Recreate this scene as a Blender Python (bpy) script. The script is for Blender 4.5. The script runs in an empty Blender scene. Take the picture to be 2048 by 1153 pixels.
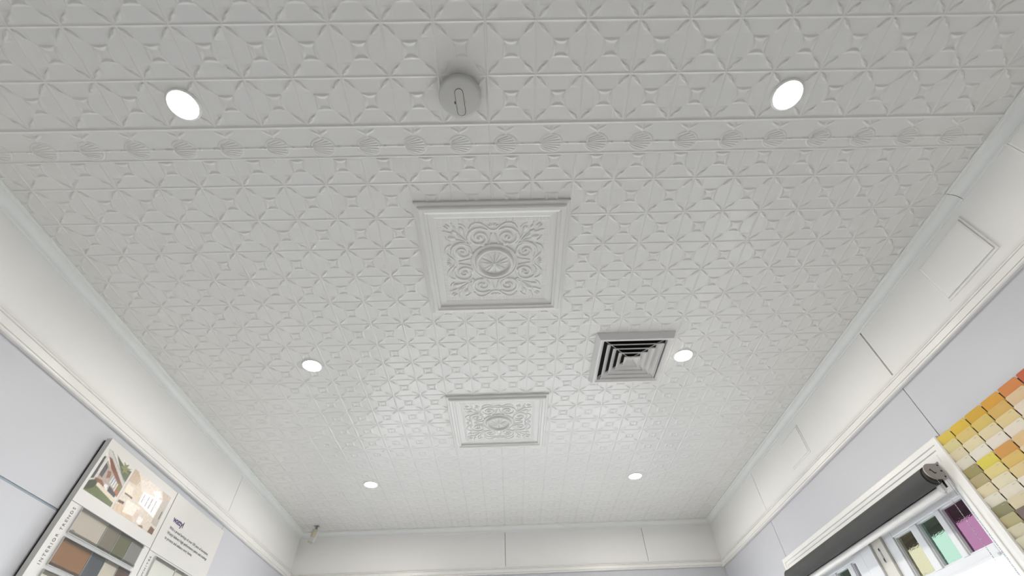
import bpy, bmesh, math, random
import numpy as np
from mathutils import Matrix, Vector
random.seed(7)
rng = np.random.default_rng(7)
scene = bpy.context.scene
COL = scene.collection

# ------------------------------------------------------------------ camera
CZ = 1.55                       # camera height above the floor
F_PX = 912.725                  # focal length in pixels of the 2048 px wide frame
ROT = ((0.99951615, 0.00465032, -0.03075464),      # camera right
       (0.02437787, -0.73121825, 0.68170785),      # camera up
       (0.01931820, 0.68212773, 0.73097781))       # camera forward
cam_data = bpy.data.cameras.new('camera')
cam = bpy.data.objects.new('camera', cam_data)
COL.objects.link(cam)
cam_data.sensor_fit = 'HORIZONTAL'
cam_data.sensor_width = 36.0
cam_data.lens = F_PX * 36.0 / 2048.0
cam_data.clip_start = 0.02
cam.matrix_world = Matrix(((ROT[0][0], ROT[1][0], -ROT[2][0], 0),
                           (ROT[0][1], ROT[1][1], -ROT[2][1], 0),
                           (ROT[0][2], ROT[1][2], -ROT[2][2], CZ),
                           (0, 0, 0, 1)))
scene.camera = cam

# ------------------------------------------------------------------ light
SKY = 13.0
LAMP = 335.0
EXPOSURE = 0.13
world = bpy.data.worlds.new('overcast_sky')
scene.world = world
world.use_nodes = True
bg = world.node_tree.nodes['Background']
bg.inputs[0].default_value = (0.90, 0.95, 1.0, 1)
bg.inputs[1].default_value = SKY
scene.view_settings.view_transform = 'Standard'
scene.view_settings.look = 'None'
scene.view_settings.gamma = 1.0
scene.view_settings.use_curve_mapping = False
scene.view_settings.exposure = EXPOSURE


def portal(name, loc, rot, sx, sy):
    l = bpy.data.lights.new(name, 'AREA')
    l.shape = 'RECTANGLE'
    l.size, l.size_y = sx, sy
    l.cycles.is_portal = True
    o = bpy.data.objects.new(name, l)
    o.location, o.rotation_euler = loc, rot
    COL.objects.link(o)


# room dimensions (metres, floor at z = 0)
XL, XR = -1.80, 1.763           # left and right wall faces
YB, YF = 4.25, -1.90            # far wall face, wall behind the camera
H = CZ + 1.491                  # ceiling
Z = lambda r: CZ + r            # height given relative to the camera
SHOP = (-1.40, 1.45, 0.06, 2.26)        # glazed shopfront in the far wall: x0 x1 z0 z1
WIN = (1.795, 3.21, 1.10, Z(0.822))     # leadlight window in the right wall: y0 y1 z0 z1
portal('shopfront_portal', ((SHOP[0] + SHOP[1]) / 2, YB + 0.13, (SHOP[2] + SHOP[3]) / 2), (math.radians(-90), 0, 0),
       SHOP[1] - SHOP[0], SHOP[3] - SHOP[2])
portal('leadlight_portal', (XR + 0.14, (WIN[0] + WIN[1]) / 2, (WIN[2] + WIN[3]) / 2), (0, math.radians(90), 0),
       WIN[3] - WIN[2], WIN[1] - WIN[0])


# ------------------------------------------------------------------ materials
def lin(c):
    return tuple((x / 255 / 12.92) if x / 255 <= 0.04045 else ((x / 255 + 0.055) / 1.055) ** 2.4 for x in c)


def mat(name, rgb, rough=0.5, metal=0.0, var=0.03, scale=6.0, bump=0.0, bscale=60.0, spec=0.5, coat=0.0):
    m = bpy.data.materials.new(name)
    m.use_nodes = True
    nt = m.node_tree
    b = nt.nodes['Principled BSDF']
    b.inputs['Roughness'].default_value = rough
    b.inputs['Metallic'].default_value = metal
    b.inputs['Specular IOR Level'].default_value = spec
    b.inputs['Coat Weight'].default_value = coat
    tc = nt.nodes.new('ShaderNodeTexCoord')
    n = nt.nodes.new('ShaderNodeTexNoise')
    n.inputs['Scale'].default_value = scale
    n.inputs['Detail'].default_value = 3
    nt.links.new(tc.outputs['Object'], n.inputs['Vector'])
    r = nt.nodes.new('ShaderNodeValToRGB')
    r.color_ramp.elements[0].position = 0.3
    r.color_ramp.elements[1].position = 0.7
    r.color_ramp.elements[0].color = tuple(max(0, x * (1 - var)) for x in rgb) + (1,)
    r.color_ramp.elements[1].color = tuple(min(1, x * (1 + var)) for x in rgb) + (1,)
    nt.links.new(n.outputs['Fac'], r.inputs['Fac'])
    nt.links.new(r.outputs['Color'], b.inputs['Base Color'])
    if bump:
        n2 = nt.nodes.new('ShaderNodeTexNoise')
        n2.inputs['Scale'].default_value = bscale
        n2.inputs['Detail'].default_value = 2
        nt.links.new(tc.outputs['Object'], n2.inputs['Vector'])
        bp = nt.nodes.new('ShaderNodeBump')
        bp.inputs['Strength'].default_value = bump
        bp.inputs['Distance'].default_value = 0.002
        nt.links.new(n2.outputs['Fac'], bp.inputs['Height'])
        nt.links.new(bp.outputs['Normal'], b.inputs['Normal'])
    return m


def clear_glass(name, tint=(1, 1, 1), gloss=0.06, rough=0.02):
    m = bpy.data.materials.new(name)
    m.use_nodes = True
    nt = m.node_tree
    nt.nodes.remove(nt.nodes['Principled BSDF'])
    t = nt.nodes.new('ShaderNodeBsdfTransparent')
    t.inputs[0].default_value = tint + (1,)
    g = nt.nodes.new('ShaderNodeBsdfGlossy')
    g.inputs['Roughness'].default_value = rough
    mx = nt.nodes.new('ShaderNodeMixShader')
    mx.inputs[0].default_value = gloss
    nt.links.new(t.outputs[0], mx.inputs[1])
    nt.links.new(g.outputs[0], mx.inputs[2])
    nt.links.new(mx.outputs[0], nt.nodes['Material Output'].inputs[0])
    return m


def cathedral_glass(name, tint):
    """coloured, hammered glass: a tinted refraction with a rippled surface"""
    m = bpy.data.materials.new(name)
    m.use_nodes = True
    nt = m.node_tree
    nt.nodes.remove(nt.nodes['Principled BSDF'])
    rf = nt.nodes.new('ShaderNodeBsdfRefraction')
    rf.inputs['Color'].default_value = tint + (1,)
    rf.inputs['IOR'].default_value = 1.35
    rf.inputs['Roughness'].default_value = 0.0
    gl = nt.nodes.new('ShaderNodeBsdfGlossy')
    gl.inputs['Roughness'].default_value = 0.08
    mx = nt.nodes.new('ShaderNodeMixShader')
    mx.inputs[0].default_value = 0.04
    tc = nt.nodes.new('ShaderNodeTexCoord')
    n = nt.nodes.new('ShaderNodeTexNoise')
    n.inputs['Scale'].default_value = 170
    n.inputs['Detail'].default_value = 1
    bp = nt.nodes.new('ShaderNodeBump')
    bp.inputs['Strength'].default_value = 0.5
    bp.inputs['Distance'].default_value = 0.0004
    nt.links.new(tc.outputs['Object'], n.inputs['Vector'])
    nt.links.new(n.outputs['Fac'], bp.inputs['Height'])
    nt.links.new(bp.outputs['Normal'], rf.inputs['Normal'])
    nt.links.new(bp.outputs['Normal'], gl.inputs['Normal'])
    nt.links.new(rf.outputs[0], mx.inputs[1])
    nt.links.new(gl.outputs[0], mx.inputs[2])
    nt.links.new(mx.outputs[0], nt.nodes['Material Output'].inputs[0])
    return m


def pane_tint(rgb):
    # light crosses two faces of the pane, so each face carries the square root of the tint
    return tuple(math.sqrt(c / (13.0 * 1.06)) for c in lin(rgb))


def emitter(name, rgb, strength):
    m = bpy.data.materials.new(name)
    m.use_nodes = True
    nt = m.node_tree
    nt.nodes.remove(nt.nodes['Principled BSDF'])
    e = nt.nodes.new('ShaderNodeEmission')
    e.inputs[0].default_value = rgb + (1,)
    e.inputs[1].default_value = strength
    nt.links.new(e.outputs[0], nt.nodes['Material Output'].inputs[0])
    return m


M = {
    'tin': mat('painted_pressed_tin', (0.75, 0.750, 0.732), 0.26, var=0.012, scale=3, spec=0.5),
    'ceil_base': mat('ceiling_lining', (0.7, 0.7, 0.69), 0.7),
    'frieze': mat('cream_white_wall_paint', (0.86, 0.855, 0.83), 0.5, var=0.012, scale=3, bump=0.05, bscale=220),
    'trim': mat('gloss_white_trim_paint', (0.83, 0.82, 0.795), 0.32, var=0.01),
    'cornice': mat('cool_white_cornice_paint', (0.81, 0.83, 0.815), 0.4, var=0.01),
    'wall': mat('pale_lavender_grey_wall_paint', (0.555, 0.565, 0.60), 0.5, var=0.012, scale=2, bump=0.05, bscale=220),
    'joint': mat('blue_grey_gap_shade', (0.30, 0.35, 0.40), 0.6),
    'gap': mat('joint_shadow_filler', (0.58, 0.57, 0.56), 0.9),
    'floor': mat('pale_timber_vinyl', (0.54, 0.50, 0.435), 0.5, var=0.12, scale=4),
    'white_plastic': mat('white_plastic', (0.72, 0.72, 0.70), 0.38, var=0.01),
    'grey_plastic': mat('smoke_alarm_plastic', (0.53, 0.53, 0.51), 0.42, var=0.01),
    'dark_line': mat('dark_gap', (0.035, 0.033, 0.03), 0.8),
    'duct_shade': mat('duct_shade_black', (0.015, 0.015, 0.016), 0.9),
    'vent': mat('white_powder_coat', (0.74, 0.735, 0.725), 0.45, var=0.01),
    'lamp_trim': mat('lamp_trim_white', (0.82, 0.82, 0.80), 0.4),
    'lamp': emitter('downlight_diffuser_glow', (1.0, 0.945, 0.855), LAMP),
    'board': mat('white_display_board', (0.67, 0.66, 0.64), 0.4, var=0.008),
    'board_side': mat('grey_board_edge', (0.60, 0.60, 0.58), 0.6),
    'black': mat('black_backing', (0.02, 0.02, 0.02), 0.7),
    'ink': mat('grey_ink', lin((122, 124, 128)), 0.6),
    'navy_ink': mat('navy_ink', lin((38, 36, 100)), 0.5),
    'acrylic': clear_glass('clear_acrylic', (0.97, 0.975, 0.975), 0.035, 0.15),
    'channel': clear_glass('smoky_clear_channel', (0.88, 0.885, 0.885), 0.10, 0.12),
    'acrylic_edge': mat('acrylic_edge', (0.56, 0.57, 0.57), 0.15, spec=0.8),
    'blind': mat('charcoal_blind_fabric', lin((70, 70, 69)), 0.85, var=0.05, scale=200, bump=0.2, bscale=900),
    'bar': mat('cream_bottom_rail', (0.80, 0.78, 0.75), 0.35),
    'metal_grey': mat('grey_bracket_plastic', (0.36, 0.34, 0.325), 0.45),
    'steel': mat('ball_chain_steel', (0.42, 0.42, 0.41), 0.3, metal=1.0),
    'win': mat('white_window_paint', (0.76, 0.775, 0.80), 0.38, var=0.01),
    'win_warm': mat('aged_cream_window_paint', (0.66, 0.64, 0.585), 0.45, var=0.03),
    'amber': cathedral_glass('amber_cathedral_glass', pane_tint((240, 233, 192))),
    'green': cathedral_glass('green_cathedral_glass', pane_tint((206, 243, 217))),
    'pink': cathedral_glass('violet_pink_cathedral_glass', pane_tint((196, 136, 172))),
    'clear': clear_glass('clear_window_glass'),
    'soffit': mat('stained_eave_lining', (0.30, 0.27, 0.24), 0.8),
    'ground': mat('grey_concrete_paving', (0.26, 0.255, 0.25), 0.8, var=0.08),
    'alu': mat('white_aluminium', (0.75, 0.75, 0.75), 0.4),
    'sensor': mat('sensor_plastic', (0.62, 0.63, 0.64), 0.4),
    'lens': mat('yellowed_sensor_lens', (0.55, 0.50, 0.36), 0.35),
    'rack': mat('dark_brown_rack', (0.07, 0.05, 0.035), 0.8),
    'paper_edge': mat('chip_holder_clear_edge', (0.75, 0.74, 0.72), 0.3),
}


# ------------------------------------------------------------------ mesh helpers
class MB:
    def __init__(s):
        s.v, s.f, s.mi = [], [], []

    def add(s, verts, faces, mi=0):
        o = len(s.v)
        s.v += [tuple(p) for p in verts]
        s.f += [tuple(i + o for i in f) for f in faces]
        s.mi += [mi] * len(faces)
        return s

    def box(s, x0, x1, y0, y1, z0, z1, mi=0):
        v = [(x, y, z) for z in (z0, z1) for y in (y0, y1) for x in (x0, x1)]
        return s.add(v, [(0, 2, 3, 1), (4, 5, 7, 6), (0, 1, 5, 4), (2, 6, 7, 3), (0, 4, 6, 2), (1, 3, 7, 5)], mi)

    def prism(s, poly, fn, t0, t1, mi=0):
        """closed polygon extruded; fn(a, b, t) -> xyz"""
        n = len(poly)
        v = [fn(a, b, t0) for a, b in poly] + [fn(a, b, t1) for a, b in poly]
        f = [(i, (i + 1) % n, n + (i + 1) % n, n + i) for i in range(n)]
        f += [tuple(range(n - 1, -1, -1)), tuple(range(n, 2 * n))]
        return s.add(v, f, mi)

    def lathe(s, prof, n=48, c=(0, 0, 0), axis='z', mi=0):
        v = []
        for k in range(n):
            a = 2 * math.pi * k / n
            for r, h in prof:
                p = (r * math.cos(a), r * math.sin(a), h)
                if axis == 'y':
                    p = (p[0], p[2], p[1])
                elif axis == 'x':
                    p = (p[2], p[0], p[1])
                v.append((p[0] + c[0], p[1] + c[1], p[2] + c[2]))
        m = len(prof)
        f = []
        for k in range(n):
            k2 = (k + 1) % n
            for i in range(m - 1):
                f.append((k * m + i, k2 * m + i, k2 * m + i + 1, k * m + i + 1))
        return s.add(v, f, mi)

    def square_rings(s, prof, mi=0, cap=False):
        """prof: list of (half_size, z): nested square loops"""
        v = []
        for h, z in prof:
            v += [(-h, -h, z), (h, -h, z), (h, h, z), (-h, h, z)]
        f = []
        for i in range(len(prof) - 1):
            for k in range(4):
                k2 = (k + 1) % 4
                f.append((i * 4 + k, i * 4 + k2, i * 4 + 4 + k2, i * 4 + 4 + k))
        if cap:
            e = (len(prof) - 1) * 4
            f.append((e, e + 1, e + 2, e + 3))
        return s.add(v, f, mi)

    def mesh(s, name, mats, smooth=None):
        me = bpy.data.meshes.new(name)
        me.from_pydata(s.v, [], s.f)
        bm = bmesh.new()
        bm.from_mesh(me)
        bmesh.ops.recalc_face_normals(bm, faces=bm.faces)
        bm.to_mesh(me)
        bm.free()
        for m in (mats if isinstance(mats, (list, tuple)) else [mats]):
            me.materials.append(m)
        if isinstance(mats, (list, tuple)):
            me.polygons.foreach_set('material_index', s.mi)
        if smooth:
            me.shade_smooth()
            me.set_sharp_from_angle(angle=math.radians(smooth))
        me.update()
        return me

    def build(s, name, mats, parent=None, smooth=None, loc=None, bevel=0):
        o = bpy.data.objects.new(name, s.mesh(name, mats, smooth))
        COL.objects.link(o)
        if parent is not None:
            o.parent = parent
        if loc is not None:
            o.location = loc
        if bevel:
            b = o.modifiers.new('bevel', 'BEVEL')
            b.width, b.segments, b.limit_method = bevel, 2, 'ANGLE'
        return o


def tag(o, label, cat, group=None, kind=None):
    o['label'] = label
    o['category'] = cat
    if group:
        o['group'] = group
    if kind:
        o['kind'] = kind
    return o


def empty(name, loc, label, cat, group=None, kind=None):
    o = bpy.data.objects.new(name, None)
    o.empty_display_size = 0.05
    o.location = loc
    COL.objects.link(o)
    return tag(o, label, cat, group, kind)


def copy_tree(o, parent=None):
    c = o.copy()
    COL.objects.link(c)
    c.parent = parent
    for ch in list(o.children):
        copy_tree(ch, c)
    return c


def grid_mesh(name, xs, ys, zz, material):
    """height field facing down; xs, ys 1-D, zz[len(ys), len(xs)]"""
    nx, ny = len(xs), len(ys)
    X, Y = np.meshgrid(xs, ys)
    co = np.stack([X, Y, zz], -1).reshape(-1, 3)
    i = np.arange((nx - 1) * (ny - 1))
    r, c = i // (nx - 1), i % (nx - 1)
    a = r * nx + c
    quads = np.stack([a, a + nx, a + nx + 1, a + 1], -1)
    return raw_mesh(name, co, quads, material)


def raw_mesh(name, co, quads, material):
    me = bpy.data.meshes.new(name)
    nf = len(quads)
    me.vertices.add(len(co))
    me.vertices.foreach_set('co', np.ascontiguousarray(co, dtype=np.float32).ravel())
    me.loops.add(nf * 4)
    me.loops.foreach_set('vertex_index', np.ascontiguousarray(quads, dtype=np.int32).ravel())
    me.polygons.add(nf)
    me.polygons.foreach_set('loop_start', np.arange(nf, dtype=np.int32) * 4)
    me.update(calc_edges=True)
    me.materials.append(material)
    me.shade_smooth()
    me.update()
    return me


def text_mesh(name, body, size, material, align='LEFT', space=1.0, sx=1.0, offset=0.0, line=1.0):
    cu = bpy.data.curves.new(name, 'FONT')
    cu.body = body
    cu.size = size
    cu.align_x = align
    cu.space_character = space
    cu.space_line = line
    cu.extrude = 0.0003
    cu.offset = offset
    cu.resolution_u = 3
    o = bpy.data.objects.new(name, cu)
    COL.objects.link(o)
    dg = bpy.context.evaluated_depsgraph_get()
    dg.update()
    me = bpy.data.meshes.new_from_object(o.evaluated_get(dg))
    bpy.data.objects.remove(o)
    if sx != 1.0:
        me.transform(Matrix.Diagonal((sx, 1, 1, 1)))
    me.materials.clear()
    me.materials.append(material)
    return me


def project(x, y, z):
    d = (x, y, z - CZ)
    c = [sum(r[i] * d[i] for i in range(3)) for r in ROT]
    if c[2] < 0.05:
        return None
    return 1024 + F_PX * c[0] / c[2], 576.5 - F_PX * c[1] / c[2]


def smooth01(t):
    t = np.clip(t, 0, 1)
    return t * t * (3 - 2 * t)


# ================================================================== SETTING
fl = MB().box(XL - 0.15, XR + 0.15, YF - 0.15, YB + 0.15, -0.1, 0).build('floor', M['floor'])
tag(fl, 'pale timber look floor below the camera', 'floor', kind='structure')
gr = MB().box(-14, 16, -12, 22, -0.3, -0.1).build('ground', M['ground'])
tag(gr, 'grey concrete paving outside the building', 'ground', kind='structure')

ceil = MB().box(XL - 0.15, XR + 0.15, YF - 0.15, YB + 0.15, H + 0.004, H + 0.12).build('ceiling', M['ceil_base'])
tag(ceil, 'white pressed metal ceiling stamped with rows of starred squares', 'ceiling', kind='structure')

# ---- stamped ceiling squares
T = 0.15
TX0 = -0.0339                    # a line of stars runs along this x
Y_FAR = 0.855                    # first row of stars beyond the border strip
Y_NEAR = 0.633                   # last row of stars before it


def tile_height(u, v):
    a = np.minimum(u, 1 - u)
    b = np.minimum(v, 1 - v)
    m, mm = np.minimum(a, b), np.maximum(a, b)
    h = np.zeros_like(a)
    # shallow star facets: valleys on the grid lines, crests on the diagonals
    h += 0.0019 * (m / 0.27) * (1 - smooth01((mm - 0.255) / 0.018))
    # beads along the grid lines
    h = np.maximum(h, 0.0027 * np.sqrt(np.clip(1 - (m / 0.020) ** 2, 0, 1)))
    # seed shaped petals on the diagonals, hollowed near the star
    r, s = (a + b) / math.sqrt(2), np.abs(a - b) / math.sqrt(2)
    t = np.clip((r - 0.075) / 0.235, 0, 1)
    w = 0.001 + 0.038 * np.sin(np.pi * t ** 0.8) ** 0.9
    q = np.clip(1 - (s / w) ** 2, 0, 1) * (t > 0) * (t < 1)
    h += 0.0042 * q - 0.0030 * np.clip(1 - (s / (0.42 * w)) ** 2, 0, 1) * smooth01((t - 0.1) / 0.1) * smooth01((0.65 - t) / 0.2)
    # arches from star to star: a fine rib ending in a domed crescent near the middle of the square
    h = np.maximum(h, 0.0009 * np.clip(1 - (s / 0.012) ** 2, 0, 1) * (r > 0.29) * (r < 0.43))
    for p, k in ((a, b), (b, a)):
        e = np.clip((0.5 - p) / 0.20, 0, 1)
        inner = 0.326
        outer = 0.306 + 0.104 * (1 - e * e)
        th = np.clip(outer - inner, 1e-4, None)
        tt = np.clip((k - inner) / th, 0, 1)
        cr = 0.0046 * np.sin(np.pi * tt ** 1.2) * np.clip(th / 0.084, 0, 1) ** 0.6
        h = np.maximum(h, np.where((k > inner) & (k < outer) & (e < 1), cr, 0))
        # fine rim carrying the arch on to the petal
        d = np.abs(k - outer) / np.sqrt(1 + (2 * 0.104 * e / 0.20) ** 2)
        h = np.maximum(h, 0.0012 * np.clip(1 - (d / 0.011) ** 2, 0, 1) * (e < 1))
    # button in the middle of each star
    h = np.maximum(h, 0.0030 * np.clip(1 - (np.hypot(a, b) / 0.04) ** 2, 0, 1))
    return h


def tile_arrays(u0, u1, v0, v1, n):
    u = np.linspace(u0, u1, max(4, int(round(n * (u1 - u0)))) + 1)
    v = np.linspace(v0, v1, max(4, int(round(n * (v1 - v0)))) + 1)
    U, V = np.meshgrid(u, v)
    return u * T, v * T, -0.88 * tile_height(U, V)


# things fixed to the ceiling hide the squares wholly behind them
MED = [(-0.034, 1.232, 0.299), (-0.048, 2.510, 0.294)]
VENT = (0.657, 1.909, 0.198)
LIGHTS = [(x, y) for y in (0.558, 1.905, 3.317) for x in (-1.000, 0.940)]


def hidden(x0, y0):
    for cx, cy, hs in MED + [VENT]:
        if x0 > cx - hs + 0.004 and x0 + T < cx + hs - 0.004 and y0 > cy - hs + 0.004 and y0 + T < cy + hs - 0.004:
            return True
    return False


cells = []
for k in range(-12, 12):
    x0 = TX0 + k * T
    u0 = max(0, (XL - x0) / T)
    u1 = min(1, (XR - x0) / T)
    for j in range(-1, 23):
        y0 = Y_FAR + j * T
        v0 = 0.27 if j == -1 else 0
        v1 = min(1, (YB - y0) / T)
        cells.append((x0, y0, u0, u1, v0, v1))
    for j in range(1, 18):
        y0 = Y_NEAR - j * T
        v0 = max(0, (YF - y0) / T)
        if v0 < 1:
            cells.append((x0, y0, u0, u1, v0, 1.0))
vis = []
for c in cells:
    x0, y0, u0, u1, v0, v1 = c
    if hidden(x0, y0):
        continue
    seen = False
    for qx in (u0, u1):
        for qy in (v0, v1):
            p = project(x0 + T * qx, y0 + T * qy, H)
            seen = seen or (p is not None and -30 < p[0] < 2078 and -30 < p[1] < 1183)
    full = (u0, u1, v0, v1) == (0, 1, 0, 1)
    d = math.hypot(x0 + T / 2, y0 + T / 2)
    vis.append((not seen, d, c))
vis.sort(key=lambda t: (t[0], t[1]))
meshes = {}
rest = []
for i, (unseen, d, c) in enumerate(vis):
    x0, y0, u0, u1, v0, v1 = c
    if i < 300:
        key = tuple(round(q, 4) for q in c[2:])
        if key not in meshes:
            xs, ys, zz = tile_arrays(u0, u1, v0, v1, 56)
            meshes[key] = grid_mesh('ceiling_tile', xs, ys, zz, M['tin'])
        o = bpy.data.objects.new('ceiling_tile', meshes[key])
        o.location = (x0, y0, H)
        COL.objects.link(o)
        o.parent = ceil
    else:
        rest.append((c, 16 if unseen else 30))
cos, qs, off = [], [], 0
for (x0, y0, u0, u1, v0, v1), n in rest:
    xs, ys, zz = tile_arrays(u0, u1, v0, v1, n)
    nx, ny = len(xs), len(ys)
    X, Y = np.meshgrid(xs + x0, ys + y0)
    cos.append(np.stack([X, Y, zz + H], -1).reshape(-1, 3))
    i = np.arange((nx - 1) * (ny - 1))
    a = (i // (nx - 1)) * nx + i % (nx - 1)
    qs.append(np.stack([a, a + nx, a + nx + 1, a + 1], -1) + off)
    off += nx * ny
o = bpy.data.objects.new('ceiling_tile_field', raw_mesh('ceiling_tile_field', np.concatenate(cos), np.concatenate(qs), M['tin']))
COL.objects.link(o)
o.parent = ceil
o['kind'] = 'stuff'


# ---- border strip of ribbed shells across the room, one stamped length per shell
BW = Y_FAR - 0.105 - Y_NEAR + 0.002        # strip depth
BP = 0.156


def border_height(x, y):
    h = np.full_like(x, 0.0012)
    edge = np.minimum(y, BW - y)
    h += 0.0022 * np.sqrt(np.clip(1 - ((edge - 0.004) / 0.004) ** 2, 0, 1))
    yl = 0.076
    h = np.maximum(h, 0.0012 + 0.002 * np.sqrt(np.clip(1 - ((y - yl) / 0.003) ** 2, 0, 1)))
    # ribbed shell
    dx, dy = x - 0.085, y - yl
    e = (dx / 0.036) ** 2 + (dy / 0.030) ** 2
    fan = np.arctan2(dy, dx + 0.070)                   # ribs fan out from the point of the shell
    rib = 0.0026 + 0.0017 * np.cos(fan * 2 * math.pi / 0.105)
    h = np.where(e < 1, np.maximum(h, 0.0012 + 0.8 * rib * np.clip((1 - e) * 4, 0, 1)), h)
    h += 0.0020 * np.exp(-((np.sqrt(np.maximum(e, 0)) - 1.06) / 0.07) ** 2)
    h += 0.0016 * np.clip(1 - (np.abs(dy) / 0.004) ** 2, 0, 1) * np.clip((-dx - 0.034) / 0.004, 0, 1) * np.clip((dx + 0.055) / 0.004, 0, 1)
    # leaf sprig between shell and the near bead
    for lx, ly, ang, ln, wd in ((0.085, 0.028, 1.57, 0.016, 0.006), (0.070, 0.024, 0.5, 0.018, 0.005), (0.100, 0.024, 2.64, 0.018, 0.005)):
        c_, s_ = math.cos(ang), math.sin(ang)
        p = (x - lx) * c_ + (y - ly) * s_
        q = -(x - lx) * s_ + (y - ly) * c_
        h += 0.0026 * np.clip(1 - (p / ln) ** 2 - (q / wd) ** 2, 0, 1)
    # little knots on the line
    for kx in (0.03, 0.14):
        h += 0.002 * np.clip(1 - ((x - kx) ** 2 + (y - yl) ** 2) / 0.005 ** 2, 0, 1)
    return h


xs = np.linspace(0, BP, 67)
ys = np.linspace(0, BW, 53)
U, V = np.meshgrid(xs, ys)
bme = grid_mesh('border_tile', xs, ys, -border_height(U, V) - 0.0005, M['tin'])
nb = int((XR - XL) / BP)
for k in range(nb + 1):
    x0 = XL + 0.02 + k * BP
    me = bme
    if x0 + BP > XR:
        xe = np.linspace(0, XR - x0, 40)
        U, V = np.meshgrid(xe, ys)
        me = grid_mesh('border_tile', xe, ys, -border_height(U, V) - 0.0005, M['tin'])
    o = bpy.data.objects.new('border_tile', me)
    o.location = (x0, Y_NEAR, H)
    COL.objects.link(o)
    o.parent = ceil
# lapped seam of the metal sheets running down the middle of the room
for a_, b_ in ((YF, MED[0][1] - 0.3), (MED[0][1] + 0.3, MED[1][1] - 0.3), (MED[1][1] + 0.3, YB)):
    sm = MB()
    sm.prism([(-0.004, 0.002), (-0.0025, -0.0022), (0.0005, -0.003), (0.003, -0.0022), (0.0032, 0.002)], lambda p, q, t: (TX0 + p, t, H + q), a_, b_)
    sm.build('sheet_seam', M['tin'], ceil, smooth=60)


# ---- walls
def sheet(mb, axis, face, depth, a0, a1, z0, z1):
    """thin lining sheet on a wall; axis 'x' = side wall face at x"""
    s = 1 if depth > 0 else -1
    lo, hi = sorted((face, face + depth))
    if axis == 'x':
        mb.box(lo, hi, a0, a1, z0, z1)
    else:
        mb.box(a0, a1, lo, hi, z0, z1)


RAIL_B, RAIL_T = Z(1.125), Z(1.192)         # picture rail, right wall
RL_B, RL_T = Z(1.140), Z(1.216)             # picture rail, left wall
RB_B, RB_T = Z(1.128), Z(1.186)             # far wall
wl = MB().box(XL - 0.12, XL - 0.010, YF - 0.12, YB + 0.12, 0, H + 0.004).build('wall_left', M['gap'])
tag(wl, 'pale lavender grey left wall with white frieze above a picture rail', 'wall', kind='structure')
for (a0, a1, z0, z1, m) in ((YF, 3.0495, Z(0.787), RL_B + 0.02, 'wall'), (3.0535, YB, Z(0.787), RL_B + 0.02, 'wall'),
                            (YF, 3.0495, 0, Z(0.778), 'wall'), (3.0535, YB, 0, Z(0.778), 'wall'),
                            (YF, 3.0425, RL_B + 0.02, H, 'frieze'), (3.0465, YB, RL_B + 0.02, H, 'frieze')):
    b = MB()
    sheet(b, 'x', XL, -0.012, a0, a1, z0, z1)
    b.build('wall_sheet', M[m], wl)
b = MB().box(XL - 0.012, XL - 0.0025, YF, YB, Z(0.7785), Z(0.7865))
b.build('gap_shade_strip', M['joint'], wl)  # shade in the gap between sheets, put into a blue-grey strip

# right wall, with the leadlight window opening
y0, y1, z0, z1 = WIN
b = MB()
b.box(XR + 0.010, XR + 0.11, YF - 0.12, y0, 0, H + 0.004)
b.box(XR + 0.010, XR + 0.11, y1, YB + 0.12, 0, H + 0.004)
b.box(XR + 0.010, XR + 0.11, y0, y1, 0, z0)
b.box(XR + 0.010, XR + 0.11, y0, y1, z1, H + 0.004)
wr = b.build('wall_right', M['gap'])
tag(wr, 'pale lavender grey right wall with panelled white frieze above a picture rail', 'wall', kind='structure')
for (a0, a1, zz0, zz1, m) in ((YF, 1.7155, 0, RAIL_B + 0.02, 'wall'), (3.2525, YB, 0, RAIL_B + 0.02, 'wall'),
                              (1.7195, 3.2485, z1, RAIL_B + 0.02, 'wall'), (1.7195, 3.2485, 0, z0, 'wall'),
                              (1.7195, y0, z0, z1, 'wall'), (y1, 3.2485, z0, z1, 'wall'),
                              (YF, 1.7115, RAIL_B + 0.02, H, 'frieze'), (1.7205, 3.248, RAIL_B + 0.02, H, 'frieze'),
                              (3.252, YB, RAIL_B + 0.02, H, 'frieze')):
    b = MB()
    sheet(b, 'x', XR, 0.012, a0, a1, zz0, zz1)
    b.build('wall_sheet', M[m], wr)
# painted-over vent plates on the frieze
for (a0, a1, zz0, zz1, d) in ((1.004, 1.274, Z(1.226), Z(1.418), 0.012), (2.512, 2.748, Z(1.236), Z(1.410), 0.006), (0.44, 0.728, Z(1.226), Z(1.452), 0.012)):
    b = MB()
    lp = [(0, 0), (0.0005, 0.5 * d), (0.007, 0.55 * d), (0.0075, 0.30 * d), (0.010, 0.30 * d), (0.0105, 0.85 * d), (0.017, d)]
    vv = []
    for of, dp in lp:
        vv += [(XR - dp, a0 + of, zz0 + of), (XR - dp, a1 - of, zz0 + of), (XR - dp, a1 - of, zz1 - of), (XR - dp, a0 + of, zz1 - of)]
    ff = [(i * 4 + k, i * 4 + (k + 1) % 4, i * 4 + 4 + (k + 1) % 4, i * 4 + 4 + k) for i in range(len(lp) - 1) for k in range(4)]
    e = 4 * (len(lp) - 1)
    b.add(vv, ff + [(e, e + 1, e + 2, e + 3)])
    b.build('vent_cover_plate', M['frieze'], wr)

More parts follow.
